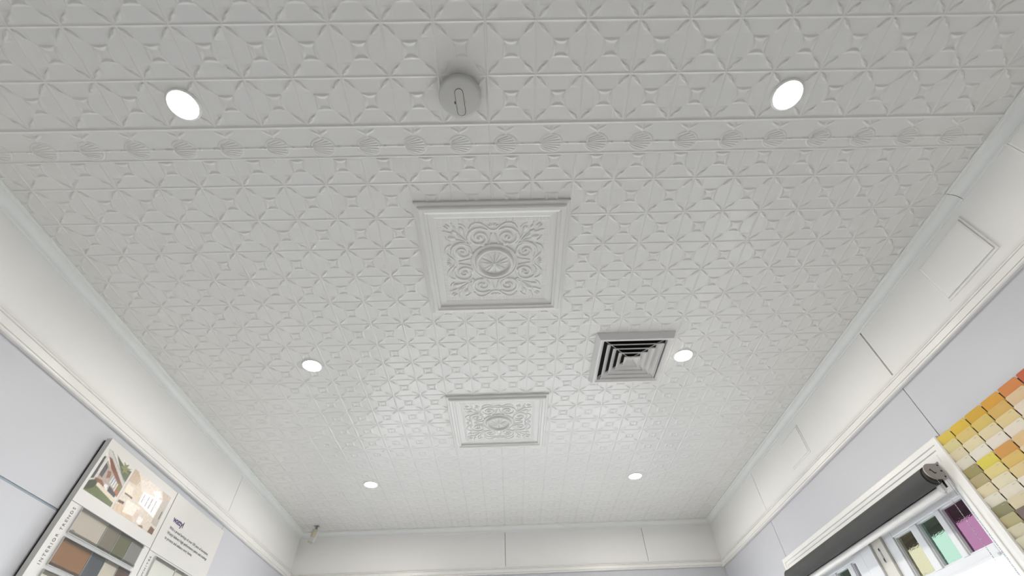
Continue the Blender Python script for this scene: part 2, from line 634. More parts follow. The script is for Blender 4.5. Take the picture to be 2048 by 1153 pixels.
# far wall, open where the shopfront stands
sx0, sx1, sz0, sz1 = SHOP
b = MB()
b.box(XL - 0.12, sx0, YB + 0.010, YB + 0.12, 0, H + 0.004)
b.box(sx1, XR + 0.12, YB + 0.010, YB + 0.12, 0, H + 0.004)
b.box(sx0, sx1, YB + 0.010, YB + 0.12, 0, sz0)
b.box(sx0, sx1, YB + 0.010, YB + 0.12, sz1, H + 0.004)
wb = b.build('wall_back', M['gap'])
tag(wb, 'far end wall with white frieze above a picture rail', 'wall', kind='structure')
for (a0, a1, zz0, zz1, m) in ((XL, sx0, 0, RB_B + 0.02, 'wall'), (sx1, XR, 0, RB_B + 0.02, 'wall'), (sx0, sx1, sz1, RB_B + 0.02, 'wall'),
                              (sx0, sx1, 0, sz0, 'wall'), (XL, -0.038, RB_B + 0.02, H, 'frieze'), (-0.034, 1.149, RB_B + 0.02, H, 'frieze'),
                              (1.153, XR, RB_B + 0.02, H, 'frieze')):
    b = MB()
    sheet(b, 'y', YB, 0.012, a0, a1, zz0, zz1)
    b.build('wall_sheet', M[m], wb)
wf = MB().box(XL - 0.12, XR + 0.12, YF - 0.12, YF, 0, H + 0.004).build('wall_front', M['wall'])
tag(wf, 'plain pale wall behind the camera', 'wall', kind='structure')

# ---- cornices
def cornice_profile(s=0.0435):
    pts = [(0, 0), (s, 0), (s, 0.004), (s - 0.009, 0.005), (s - 0.010, 0.008)]
    for k in range(1, 8):
        a = math.pi / 2 * k / 8
        pts.append((s - 0.010 - (s - 0.016) * math.sin(a), s - 0.008 - (s - 0.016) * math.cos(a)))
    pts += [(0.006, s - 0.006), (0.002, s - 0.004), (0.0015, s), (0, s)]
    return pts


CP = cornice_profile()
# a = distance from the wall, b = drop below the ceiling
def run(name, label, cat, prof, fn, segs, material, smooth=35):
    b = MB()
    for t0, t1 in segs:
        b.prism(prof, fn, t0, t1)
    o = b.build(name, material, None, smooth=smooth)
    return tag(o, label, cat, kind='structure')


HC = H - 0.0005
run('trim_1', 'white cove cornice along the top of the left wall', 'cornice', CP, lambda a, b, t: (XL + a, t, HC - b), [(YF, YB)], M['cornice'])
run('trim_2', 'white cove cornice along the top of the right wall, butt jointed', 'cornice', CP, lambda a, b, t: (XR - a, t, HC - b),
    [(0.9475, YB)], M['cornice'])
run('trim_8', 'near length of white cove cornice on the right wall, before its butt joint', 'cornice', CP, lambda a, b, t: (XR - a, t, HC - b),
    [(YF, 0.945)], M['cornice'])
run('trim_3', 'white cove cornice along the top of the far wall', 'cornice', CP, lambda a, b, t: (t, YB - a, HC - b), [(XL, XR)], M['cornice'])


def rail_profile(h):
    """picture rail: moulded top, flat face, rounded foot; (projection, height)"""
    k = h / 0.07
    return [(0, 0), (0.014, 0), (0.018, 0.003 * k), (0.018, 0.009 * k), (0.0125, 0.010 * k), (0.0125, 0.0125 * k), (0.0165, 0.0135 * k), (0.0165, 0.040 * k), (0.011, 0.0415 * k),
            (0.011, 0.0435 * k), (0.015, 0.0445 * k), (0.015, 0.0500 * k), (0.009, 0.0520 * k), (0.009, 0.0540 * k), (0.011, 0.0555 * k), (0.006, 0.062 * k), (0.0045, 0.07 * k), (0, 0.07 * k)]


run('trim_4', 'moulded white picture rail along the left wall', 'picture rail', rail_profile(RL_T - RL_B), lambda a, b, t: (XL + a, t, RL_B + b), [(YF, YB)], M['trim'], smooth=None)
run('trim_5', 'moulded white picture rail along the right wall', 'picture rail', rail_profile(RAIL_T - RAIL_B), lambda a, b, t: (XR - a, t, RAIL_B + b), [(YF, YB)], M['trim'], smooth=None)
run('trim_6', 'moulded white picture rail across the far wall', 'picture rail', rail_profile(RB_T - RB_B), lambda a, b, t: (t, YB - a, RB_B + b), [(XL, XR)], M['trim'], smooth=None)
cb = MB().box(XR - 0.012, XR, YB - 0.012, YB, 0, RB_B)
tag(cb.build('trim_7', M['wall']), 'thin corner bead between the far wall and the right wall', 'trim', kind='structure')

# ---- shopfront in the far wall, below the picture
w2 = empty('window_2', ((sx0 + sx1) / 2, YB + 0.06, sz0), 'glazed white shopfront in the far wall', 'window', kind='structure')
w2m = Matrix.Translation((-(sx0 + sx1) / 2, -(YB + 0.06), -sz0))


def wpart(mb, name, material, parent, mtx, smooth=None, bevel=0):
    o = mb.build(name, material, parent, smooth=smooth, bevel=bevel)
    o.data.transform(mtx)
    return o


n_p = 4
pw = (sx1 - sx0) / n_p
for i in range(n_p + 1):
    x = sx0 + i * pw
    a0, a1 = max(sx0, x - 0.022), min(sx1, x + 0.022)
    wpart(MB().box(a0, a1, YB + 0.03, YB + 0.09, sz0, sz1), 'mullion', M['alu'], w2, w2m)
for zz in (sz0, sz1 - 0.04):
    for i in range(n_p):
        wpart(MB().box(sx0 + i * pw + 0.022, sx0 + (i + 1) * pw - 0.022, YB + 0.03, YB + 0.09, zz, zz + 0.04), 'rail', M['alu'], w2, w2m)
for i in range(n_p):
    wpart(MB().box(sx0 + i * pw + 0.022, sx0 + (i + 1) * pw - 0.022, YB + 0.057, YB + 0.063, sz0 + 0.04, sz1 - 0.04), 'pane', M['clear'], w2, w2m)

# ---- leadlight casement window in the right wall
w1 = empty('window_1', (XR + 0.05, (y0 + y1) / 2, z0), 'white casement window with stained glass top lights in the right wall', 'window', kind='structure')
w1m = Matrix.Translation((-(XR + 0.05), -(y0 + y1) / 2, -z0))
AO = (1.722, 3.283, Z(0.897))      # architrave outer edges
# architrave: stepped moulding, mitred: (distance from the outer edge, projection)
ap = [(0, 0), (0, 0.016), (0.004, 0.021), (0.024, 0.021), (0.027, 0.017), (0.040, 0.016), (0.043, 0.012), (0.052, 0.0115), (0.055, 0.015), (0.064, 0.015), (0.073, 0.011), (0.073, 0)]
loops = []
for d, pr in ap:
    x = XR - pr
    loops.append([(x, AO[0] + d, z0 - 0.05), (x, AO[0] + d, AO[2] - d), (x, AO[1] - d, AO[2] - d), (x, AO[1] - d, z0 - 0.05)])
b = MB()
n = len(loops)
vv = [p for l in loops for p in l]
ff = []
for i in range(n - 1):
    for k in range(3):
        ff.append((i * 4 + k, i * 4 + k + 1, i * 4 + 5 + k, i * 4 + 4 + k))
b.add(vv, ff)
wpart(b, 'architrave', M['trim'], w1, w1m, smooth=25)
# reveal lining
for nm, bx in (('jamb_lining', (XR - 0.002, XR + 0.11, y0 - 0.001, y0 + 0.012, z0, z1)), ('jamb_lining', (XR - 0.002, XR + 0.11, y1 - 0.012, y1 + 0.001, z0, z1)),
               ('head_lining', (XR - 0.002, XR + 0.11, y0 + 0.012, y1 - 0.012, z1 - 0.012, z1 + 0.001)), ('sill', (XR - 0.035, XR + 0.11, y0 + 0.012, y1 - 0.012, z0 - 0.02, z0 + 0.012))):
    wpart(MB().box(*bx), nm, M['win'], w1, w1m)
XG = 1.823                          # glass plane
ST = 1.800                          # sash face


def sash(ya, yb, panes, top, mid_t, mid_b):
    s = empty('sash', (0, 0, 0), 'x', 'x')
    del s['label'], s['category']
    s.parent = w1
    inner = [ya + 0.05, yb - 0.05]
    ys_ = sorted([p[0] for p in panes] + [p[1] for p in panes])
    zt, zb = z1 - 0.013, z0 + 0.013
    for nm, bx in (('stile', (ya, ys_[0], zb, zt)), ('stile', (ys_[-1], yb, zb, zt)), ('top_rail', (ys_[0], ys_[-1], top, zt)),
                   ('transom', (ys_[0], ys_[-1], mid_t, mid_b)), ('bottom_rail', (ys_[0], ys_[-1], zb, zb + 0.07))):
        q = MB().box(ST, ST + 0.04, bx[0], bx[1], min(bx[2], bx[3]), max(bx[2], bx[3]))
        if nm == 'transom':          # little hood on the transom
            q.box(ST - 0.012, ST + 0.001, bx[0], bx[1], min(bx[2], bx[3]) - 0.004, min(bx[2], bx[3]) + 0.008)
        wpart(q, nm, M['win'], s, w1m, bevel=0.003)
    for i in range(len(panes) - 1):
        wpart(MB().box(ST, ST + 0.04, panes[i][1], panes[i + 1][0], max(mid_t, mid_b), top), 'muntin', M['win'], s, w1m, bevel=0.003)
    for pa, pb, c in panes:
        o = wpart(MB().box(XG - 0.002, XG + 0.002, pa, pb, max(mid_t, mid_b), top), 'coloured_pane', M[c], s, w1m)
        o['label'] = {'amber': 'amber', 'green': 'green', 'pink': 'violet pink'}[c] + ' textured glass pane'
        # glazing bead round the pane
        zz0, zz1 = max(mid_t, mid_b), top
        t = 0.006
        for bx in ((pa, pa + t, zz0, zz1), (pb - t, pb, zz0, zz1), (pa + t, pb - t, zz0, zz0 + t), (pa + t, pb - t, zz1 - t, zz1)):
            wpart(MB().box(ST + 0.008, XG - 0.002, *bx), 'glazing_bead', M['win'], s, w1m)
    o = wpart(MB().box(XG - 0.002, XG + 0.002, ys_[0], ys_[-1], zb + 0.07, min(mid_t, mid_b)), 'clear_pane', M['clear'], s, w1m)


sash(1.807, 2.400, [(1.862, 1.997, 'pink'), (2.030, 2.157, 'green'), (2.203, 2.331, 'amber')], Z(0.712), Z(0.537), Z(0.500))
sash(2.605, 3.198, [(2.660, 2.722, 'pink'), (2.765, 2.892, 'green'), (2.940, 3.067, 'amber')], Z(0.716), Z(0.537), Z(0.500))
# centre post: three boards, the near one cream with a lock slot
for (a0, a1, xf, m) in ((2.4015, 2.484, 1.789, 'win_warm'), (2.486, 2.578, 1.779, 'win'), (2.580, 2.655, 1.781, 'win')):
    wpart(MB().box(xf, 1.86, a0, a1, z0 + 0.013, z1 - 0.013), 'post_board', M[m], w1, w1m, bevel=0.002)
lk = MB()
lk.box(1.7875, 1.790, 2.440, 2.449, Z(0.640), Z(0.702))
wpart(lk, 'lock_plate', M['metal_grey'], w1, w1m)
for za_, zb_ in ((0.645, 0.658), (0.690, 0.700)):
    wpart(MB().box(1.7865, 1.7880, 2.441, 2.448, Z(za_), Z(zb_)), 'lock_slot', M['dark_line'], w1, w1m)

# awning added unseen outside the shopfront to shade the near paving
aw = empty('blocker', (0, YB + 0.13, 2.55), 'added unseen flat awning outside the shopfront', 'blocker', kind='structure')
for i in range(6):
    MB().box(-4.0, 4.0, i * 0.40, i * 0.40 + 0.395, 0, 0.03).build('blocker_board', M['soffit'], aw)
MB().box(-4.0, 4.0, 2.40, 2.43, -0.15, 0.12).build('fascia', M['soffit'], aw)

# eave outside above the window
ev = empty('eave', (XR + 0.12, 2.0, Z(0.83)), 'dark stained eave outside above the leadlight window', 'eave', kind='structure')
for i in range(4):
    o = MB().box(i * 0.088, i * 0.088 + 0.085, -5, 6, 0, 0.02).build('eave_board', M['soffit'], ev)
MB().box(0.353, 0.367, -5, 6, -0.03, 0.10).build('fascia', M['soffit'], ev)


# ================================================================== CEILING THINGS
# ---- downlights
def make_downlight():
    r = empty('downlight', (0, 0, 0), '', 'downlight', 'recessed ceiling downlights')
    MB().lathe([(0.0435, 0.0), (0.0435, -0.0050), (0.0455, -0.0066), (0.0490, -0.0066), (0.0520, -0.0045), (0.0525, 0.0)], 56).build('trim_ring', M['lamp_trim'], r, smooth=50)
    d = MB()
    d.lathe([(0.0001, -0.0046), (0.0435, -0.0046)], 56)
    d.build('diffuser', M['lamp'], r)
    return r


LLAB = ['round lit downlight at the near left of the ceiling, left of the smoke alarm',
        'round lit downlight at the near right of the ceiling, right of the smoke alarm',
        'round lit downlight midway along the left, level with the air vent',
        'round lit downlight right beside the square air vent',
        'farthest round lit downlight on the left, towards the motion sensor',
        'farthest round lit downlight on the right, above the window end']
dl = make_downlight()
for i, (x, y) in enumerate(LIGHTS):
    o = dl if i == 0 else copy_tree(dl)
    o.location = (x, y, H - 0.0005)
    o['label'] = LLAB[i]

# ---- smoke alarm
sa = empty('smoke_alarm', (-0.121, 0.537, H), 'round white smoke alarm with an oval test button on the ceiling', 'smoke alarm')
MB().lathe([(0.0001, 0), (0.060, 0), (0.060, -0.012), (0.0001, -0.012)], 64).build('base_plate', M['grey_plastic'], sa, smooth=40)
bd = [(0.0001, -0.012), (0.0655, -0.012), (0.0665, -0.015), (0.0665, -0.031)]
for k in range(1, 7):
    a = math.pi / 2 * k / 6
    bd.append((0.0565 + 0.010 * math.cos(a), -0.031 - 0.010 * math.sin(a)))
bd += [(0.030, -0.0435), (0.0001, -0.044)]
MB().lathe(bd, 80).build('body', M['grey_plastic'], sa, smooth=40)


def capsule(hw, hl, n=14):
    p = []
    for k in range(n + 1):
        a = -math.pi * k / n
        p.append((hw * math.cos(a), -(hl - hw) + hw * math.sin(a)))
    for k in range(n + 1):
        a = math.pi - math.pi * k / n
        p.append((hw * math.cos(a), (hl - hw) + hw * math.sin(a)))
    return p


rt = Matrix.Rotation(math.radians(-4), 4, 'Z') @ Matrix.Translation((0.0, 0.012, 0))
o = MB().prism(capsule(0.0135, 0.0425), lambda a, b, t: (a, b, t), -0.0435, -0.0444).build('button_gap', M['dark_line'], sa)
o.data.transform(rt)
bt = MB().prism(capsule(0.0122, 0.0412), lambda a, b, t: (a, b, t), -0.0435, -0.0452).build('test_button', M['grey_plastic'], sa)
bt.data.transform(rt)
for sx in (-1, 1):
    o = MB().prism(capsule(0.0016, 0.0045), lambda a, b, t: (a + sx * 0.0165, b, t), -0.0425, -0.0446).build('indicator', M['dark_line'] if sx < 0 else M['lens'], sa)
    o.data.transform(rt)

# ---- framed embossed medallion panels
def stroke(h, A, B, pts, w, hh):
    for (xa, ya), (xb, yb) in zip(pts[:-1], pts[1:]):
        dx, dy = xb - xa, yb - ya
        l2 = dx * dx + dy * dy + 1e-12
        t = np.clip(((A - xa) * dx + (B - ya) * dy) / l2, 0, 1)
        d = np.hypot(A - xa - t * dx, B - ya - t * dy)
        np.maximum(h, hh * np.sqrt(np.clip(1 - (d / w) ** 2, 0, 1)), out=h)


def spiral(cx, cy, r0, r1, a0, turns, n=40):
    return [(cx + (r0 + (r1 - r0) * k / n) * math.cos(a0 + turns * 2 * math.pi * k / n), cy + (r0 + (r1 - r0) * k / n) * math.sin(a0 + turns * 2 * math.pi * k / n)) for k in range(n + 1)]


def blob(h, A, B, cx, cy, ang, ln, wd, hh):
    c_, s_ = math.cos(ang), math.sin(ang)
    p = (A - cx) * c_ + (B - cy) * s_
    q = -(A - cx) * s_ + (B - cy) * c_
    np.maximum(h, hh * np.sqrt(np.clip(1 - (p / ln) ** 2 - (q / wd) ** 2, 0, 1)), out=h)


def plaque_height(P, Q):
    """embossed scrollwork on the unit square [-1, 1]; height in metres"""
    A, B = np.abs(P), np.abs(Q)
    hi, lo = np.maximum(A, B), np.minimum(A, B)
    R = np.hypot(P, Q)
    h = np.zeros_like(P)
    # C-scrolls either side of each axis (octant: hi along the axis, lo across it)
    stroke(h, hi, lo, spiral(0.585, 0.255, 0.200, 0.045, 0.6, 1.35), 0.026, 0.0055)
    stroke(h, hi, lo, [(0.44, 0.42), (0.50, 0.46), (0.60, 0.465), (0.70, 0.43), (0.775, 0.33), (0.79, 0.22), (0.75, 0.12)], 0.022, 0.005)
    stroke(h, hi, lo, [(0.40, 0.10), (0.52, 0.06), (0.60, 0.045), (0.66, 0.03)], 0.016, 0.004)
    blob(h, hi, lo, 0.575, 0.235, 0.5, 0.05, 0.03, 0.006)
    blob(h, hi, lo, 0.43, 0.22, 1.2, 0.07, 0.04, 0.007)
    # outer cartouche ribbon
    stroke(h, hi, lo, [(0.74, 0.0), (0.76, 0.07), (0.83, 0.14), (0.89, 0.22), (0.90, 0.31), (0.86, 0.38), (0.79, 0.42)], 0.018, 0.0042)
    # palmette on the axis
    for k in range(3):
        a = 0.55 * k
        blob(h, hi, lo, 0.815 + 0.045 * math.cos(a), 0.055 * math.sin(a) * 1.25, a, 0.045, 0.014, 0.004)
    # leaf sprays in the corners
    stroke(h, hi, lo, [(0.50, 0.50), (0.62, 0.60), (0.74, 0.72)], 0.014, 0.0042)
    stroke(h, hi, lo, [(0.50, 0.48), (0.63, 0.53), (0.73, 0.55)], 0.012, 0.0036)
    blob(h, hi, lo, 0.755, 0.575, 0.2, 0.075, 0.045, 0.006)
    blob(h, hi, lo, 0.70, 0.69, 0.785, 0.05, 0.035, 0.0055)
    blob(h, hi, lo, 0.80, 0.70, 0.30, 0.06, 0.026, 0.005)
    blob(h, hi, lo, 0.845, 0.81, 0.785, 0.05, 0.022, 0.005)
    blob(h, hi, lo, 0.88, 0.73, 0.1, 0.04, 0.018, 0.0042)
    stroke(h, hi, lo, [(0.80, 0.50), (0.855, 0.545), (0.875, 0.60)], 0.012, 0.0034)
    # deep collar, raised ring and rosette
    h = np.where(R < 0.44, np.maximum(h * np.clip((R - 0.36) / 0.05, 0, 1), 0.0065 * smooth01((0.47 - R) / 0.05)), h)
    h = np.maximum(h, 0.0075 * np.sqrt(np.clip(1 - ((R - 0.425) / 0.022) ** 2, 0, 1)))
    ring = 0.018 * np.sqrt(np.clip(1 - ((R - 0.325) / 0.040) ** 2, 0, 1))
    h = np.where(R < 0.415, np.maximum(0.004 + 0.0 * R, ring), h)
    th = np.arctan2(Q, P)
    pet = np.abs(np.cos(3 * th))
    inner = 0.004 + 0.010 * np.clip(1 - R / 0.28, 0, 1) * (0.55 + 0.45 * pet) + 0.003 * pet * np.sin(np.clip(R / 0.28, 0, 1) * math.pi)
    inner += 0.0016 * np.cos(th * 18) * np.sin(np.clip(R / 0.28, 0, 1) * math.pi)
    h = np.where(R < 0.285, np.maximum(inner, ring), h)
    h = np.maximum(h, 0.017 * np.sqrt(np.clip(1 - (R / 0.055) ** 2, 0, 1)))
    # reeding along the four sides
    zone = smooth01((hi - 0.915) / 0.01) * smooth01((0.995 - hi) / 0.01)
    along = np.where(A > B, Q, P)
    h += zone * 0.0012 * (0.5 + 0.5 * np.cos(along * 2 * math.pi / 0.033))
    return h


PH = 0.222                                      # half size of the plaque field
ax = np.linspace(-1, 1, 301)
P_, Q_ = np.meshgrid(ax, ax)
ph = plaque_height(P_, Q_)
plaque = grid_mesh('embossed_plaque', ax * PH, ax * PH, -0.004 - ph, M['tin'])


def make_medallion(half):
    r = empty('ceiling_medallion', (0, 0, 0), '', 'ceiling medallion', 'framed embossed ceiling medallions')
    prof = [(0, 0), (0.001, -0.009), (0.004, -0.011), (0.014, -0.012), (0.016, -0.021), (0.021, -0.024), (0.034, -0.025), (0.038, -0.020), (0.047, -0.017), (0.049, -0.009),
            (0.054, -0.0075), (0.070, -0.006), (half - PH, -0.004)]
    MB().square_rings([(half - d, z) for d, z in prof]).build('frame_moulding', M['tin'], r)
    o = bpy.data.objects.new('embossed_plaque', plaque)
    COL.objects.link(o)
    o.parent = r
    return r


md = make_medallion(0.299)
md.location = (MED[0][0], MED[0][1], H - 0.001)
md['label'] = 'large square framed medallion of embossed scrolls, nearer of the two'
md2 = copy_tree(md)
md2.location = (MED[1][0], MED[1][1], H - 0.001)
md2.scale = (0.983, 0.983, 1)
md2['label'] = 'square framed embossed medallion farther from the smoke alarm, beyond the air vent'

# ---- air conditioning diffuser
vt = empty('air_vent', (VENT[0], VENT[1], H - 0.003), 'square white four way air vent with nested louvres in the ceiling', 'air vent')
MB().square_rings([(0.198, 0.002), (0.182, -0.030), (0.172, -0.031), (0.160, -0.022), (0.158, -0.006)]).build('frame', M['vent'], vt)
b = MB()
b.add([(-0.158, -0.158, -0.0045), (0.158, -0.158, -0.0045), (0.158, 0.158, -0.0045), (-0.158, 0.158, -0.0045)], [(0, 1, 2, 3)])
b.build('duct_shade_plate', M['duct_shade'], vt)  # black plate at ceiling level, painted dark for the unlit depth behind the louvres
for k, hs in enumerate((0.144, 0.110, 0.076, 0.042)):
    b = MB()
    b.square_rings([(hs - 0.028, -0.0075), (hs - 0.004, -0.0255), (hs - 0.0015, -0.0335), (hs, -0.034), (hs - 0.0015, -0.0275),
                    (hs - 0.0028, -0.0245), (hs - 0.0265, -0.0068), (hs - 0.028, -0.0075)])
    b.build('louvre', M['vent'], vt)
b = MB()
b.square_rings([(0.0165, -0.006), (0.0150, -0.0085), (0.002, -0.0150)], cap=True)
b.build('centre_cap', M['vent'], vt)
for sx in (-1, 1):
    for sy in (-1, 1):
        b = MB()
        b.prism([(-0.0012, 0), (0.0012, 0), (0.0012, -0.006), (-0.0012, -0.006)],
                lambda a, q, t: (sx * (t + a * 0.7), sy * (t - a * 0.7), -0.0055 + q), 0.012, 0.15)
        b.build('corner_brace', M['vent'], vt)

# ---- motion sensor in the far left corner
ms = empty('motion_sensor', (-1.613, 4.075, H), 'small white motion sensor with a yellowed lens in the far left corner', 'motion sensor')
b = MB()
b.box(-0.022, 0.022, -0.018, 0.018, -0.004, 0.0)
b.build('ceiling_plate', M['steel'], ms, bevel=0.001)
b = MB()
b.box(-0.008, 0.008, -0.006, 0.006, -0.035, -0.004)
b.build('swivel_arm', M['metal_grey'], ms, bevel=0.002)
tilt = Matrix.Translation((-0.004, -0.004, -0.080)) @ Matrix.Rotation(math.radians(16), 4, 'Y') @ Matrix.Rotation(math.radians(14), 4, 'X')
o = MB().box(-0.024, 0.024, -0.017, 0.017, -0.056, 0.050).build('body', M['sensor'], ms, bevel=0.006)
o.matrix_local = tilt
ln = MB()
ln.prism([(0.021 * math.cos(math.pi * k / 10), 0.012 * math.sin(math.pi * k / 10)) for k in range(11)], lambda a, q, t: (a, -0.0168 - q, t), -0.008, 0.042)
o = ln.build('lens', M['lens'], ms, smooth=40)
o.matrix_local = tilt
o = MB().box(-0.022, 0.022, -0.020, -0.0165, -0.054, -0.042).build('bottom_cap', M['lens'], ms, bevel=0.002)
o.matrix_local = tilt

# ================================================================== ROLLER BLIND
RX, RZ, RR = 1.7005, Z(0.774), 0.0375
rb = empty('roller_blind', (RX, 2.49, RZ), 'rolled up charcoal roller blind across the top of the leadlight window', 'roller blind')
b = MB()
pr = []
for k in range(49):                        # the rolled cloth, spiral section
    a = 2 * math.pi * k / 48
    pr.append(((RR - 0.0012 * k / 48) * math.cos(a), (RR - 0.0012 * k / 48) * math.sin(a)))
b.prism(pr[:-1], lambda p, q, t: (p, t - 2.49, q), 1.812, 3.176)
b.build('fabric_roll', M['blind'], rb, smooth=40)
b = MB().box(RR - 0.0012, RR - 0.0002, 1.812 - 2.49, 3.176 - 2.49, -0.045, 0.004)
b.build('fabric_drop', M['blind'], rb)
b = MB()
pr = [(0.0105 * math.cos(2 * math.pi * k / 20), 0.0155 * math.sin(2 * math.pi * k / 20)) for k in range(20)]
b.prism(pr, lambda p, q, t: (p + 0.0305, t - 2.49, q - 0.045), 1.842, 3.165)
b.build('bottom_rail', M['bar'], rb, smooth=50)
b = MB()
b.prism(pr, lambda p, q, t: (p * 1.06 + 0.0305, t - 2.49, q * 1.06 - 0.045), 1.834, 1.842)
b.build('rail_end_cap', M['white_plastic'], rb, smooth=50)
b = MB()
b.prism(pr, lambda p, q, t: (p * 1.06 + 0.0305, t - 2.49, q * 1.06 - 0.045), 3.165, 3.172)
b.build('rail_end_cap', M['white_plastic'], rb, smooth=50)


def dplate(r, xw, n=20):
    p = [(xw, r * 0.98)]
    for k in range(n + 1):
        a = math.pi / 2 + math.pi * k / n
        p.append((r * math.cos(a), r * math.sin(a)))
    return p + [(xw, -r * 0.98)]


for ya, yb in ((1.7895, 1.7965), (3.178, 3.185)):
    b = MB()
    b.prism(dplate(0.0315, 0.0415), lambda p, q, t: (p, t - 2.49, q + 0.009), ya, yb)
    br = b.build('bracket', M['metal_grey'], rb, smooth=40, bevel=0.001)
    if ya < 2:
        for zz in (-0.014, 0.009, 0.032):
            b = MB()
            b.lathe([(0.0001, 0), (0.0035, 0), (0.003, -0.0015), (0.0001, -0.0018)], 12, (0.034, 1.7893 - 2.49, zz), 'y')
            b.build('screw', M['dark_line'], br)
        b = MB()
        b.prism([(-0.014, 0.004), (-0.006, 0.010), (-0.003, 0.004), (0.004, -0.006), (0.010, -0.004), (0.008, -0.009), (0.001, -0.010), (-0.006, 0.002)],
                lambda p, q, t: (p, t - 2.49, q + 0.009), 1.7885, 1.7896)
        b.build('moulded_mark', M['dark_line'], br)
b = MB()
b.lathe([(0.0001, 1.7968 - 2.49), (0.030, 1.7968 - 2.49), (0.032, 1.799 - 2.49), (0.032, 1.8105 - 2.49), (0.0001, 1.8115 - 2.49)], 32, axis='y')
b.build('chain_drive', M['dark_line'], rb, smooth=40)
b = MB().box(0.012, 0.030, 1.815 - 2.49, 1.838 - 2.49, -0.058, -0.024)
b.build('guide_clip', M['white_plastic'], rb, bevel=0.002)
for nm, xx, yy in (('ball_chain', -0.0105, 1.786), ('ball_chain', 0.020, 1.770)):
    cos, fc = [], []
    nbd = 150
    bm_ = bmesh.new()
    bmesh.ops.create_icosphere(bm_, subdivisions=1, radius=0.0018)
    bv = np.array([v.co[:] for v in bm_.verts])
    bf = [tuple(v.index for v in f.verts) for f in bm_.faces]
    bm_.free()
    cb_ = MB()
    for k in range(nbd):
        zz = -0.012 - k * 0.0055
        cb_.add([(v[0] + xx, v[1] + yy - 2.49, v[2] + zz) for v in bv], bf)
        if k % 2 == 0 and k + 1 < nbd:
            cb_.box(xx - 0.0005, xx + 0.0005, yy - 2.4905, yy - 2.4895, zz - 0.0055, zz)
    cb_.build(nm, M['steel'], rb, smooth=80)['kind'] = 'stuff'

# ================================================================== PAINT CHIP RACK ON THE RIGHT WALL
CW, CH = 0.0878, 0.0346
RY0, RZ0 = 1.7355, Z(0.886)
CHIP = [
    [('mustard yellow', (203, 178, 66)), ('pale khaki yellow', (203, 192, 136)), ('cream beige', (207, 195, 162)), ('off white', (206, 200, 183)),
     ('olive green', (142, 131, 76)), ('khaki', (163, 149, 103)), ('sandy beige', (201, 188, 152)), ('chalk white', (201, 195, 177)),
     ('dark olive', (121, 115, 72)), ('olive khaki', (158, 147, 99)), ('pale sage grey', (184, 177, 147)), ('pale stone', (190, 185, 158)), ('grey stone', (176, 170, 146)), ('ivory', (204, 199, 182))],
    [('bright yellow', (205, 172, 46)), ('straw yellow', (203, 180, 108)), ('pale cream', (210, 198, 160)), ('warm white', (212, 205, 190)),
     ('lemon yellow', (202, 187, 62)), ('soft yellow', (204, 187, 120)), ('bone', (205, 195, 165)), ('pale bone', (205, 197, 178)),
     ('light tan', (196, 182, 148)), ('dark brown', (96, 76, 63)), ('cocoa', (130, 108, 88)), ('tan', (176, 156, 126)), ('ivory beige', (205, 196, 176)), ('sand', (190, 175, 140))],
    [('golden yellow', (197, 155, 36)), ('honey yellow', (200, 176, 92)), ('buttery cream', (207, 194, 154)), ('soft white', (212, 204, 190)),
     ('burnt orange', (194, 139, 58)), ('honey gold', (198, 166, 84)), ('wheat', (203, 182, 128)), ('antique white', (208, 202, 186)),
     ('biscuit', (200, 184, 150)), ('caramel', (168, 128, 82)), ('linen', (206, 196, 176)), ('putty', (188, 176, 150))],
    [('marigold orange', (203, 148, 42)), ('warm ochre', (199, 162, 84)), ('custard', (208, 188, 136)), ('eggshell', (212, 203, 186)),
     ('peach', (205, 174, 124)), ('light peach', (208, 188, 152)), ('almond', (209, 196, 170)), ('shell white', (211, 203, 188)), ('clay', (176, 134, 96))],
    [('orange', (199, 124, 60)), ('apricot', (206, 180, 140)), ('blush white', (212, 199, 180)), ('pale peach', (210, 194, 170)), ('terracotta', (178, 104, 66))],
    [('red orange', (182, 84, 48)), ('soft coral', (200, 140, 110)), ('pale coral', (208, 178, 156))],
]
rk = empty('chip_rack', (XR, RY0, RZ0), 'dark paint chip rack fixed to the right wall beside the window', 'chip rack')
b = MB().box(-0.0045, 0, -6 * CW, 0, -15 * CH, -0.004)
b.build('back_plate', M['rack'], rk)
for i in range(7):
    MB().box(-0.011, -0.0045, -i * CW - 0.0016, -i * CW + 0.0016, -15 * CH, -0.012).build('divider', M['rack'], rk)
for i in range(6):
    for j in range(1, len(CHIP[i]) + 1):
        MB().box(-0.0125, -0.0045, -(i + 1) * CW + 0.006, -i * CW - 0.006, -j * CH - 0.010, -j * CH - 0.0085).build('shelf', M['rack'], rk)
# one chip mesh with a rounded top, leaning out of its slot
cw = CW - 0.0052
ch = 0.0435
pl = [(-cw / 2, -ch), (cw / 2, -ch)]
for k in range(5):
    a = math.pi / 2 * k / 4
    pl.append((cw / 2 - 0.006 + 0.006 * math.cos(a), -0.006 + 0.006 * math.sin(a)))
for k in range(5):
    a = math.pi / 2 + math.pi / 2 * k / 4
    pl.append((-cw / 2 + 0.006 + 0.006 * math.cos(a), -0.006 + 0.006 * math.sin(a)))


def chip_fn(a, q, t):
    return (-0.017 - q * -0.0 + (-q) * 0.20 + t, a, q)     # bottom sits closer to the wall than the top


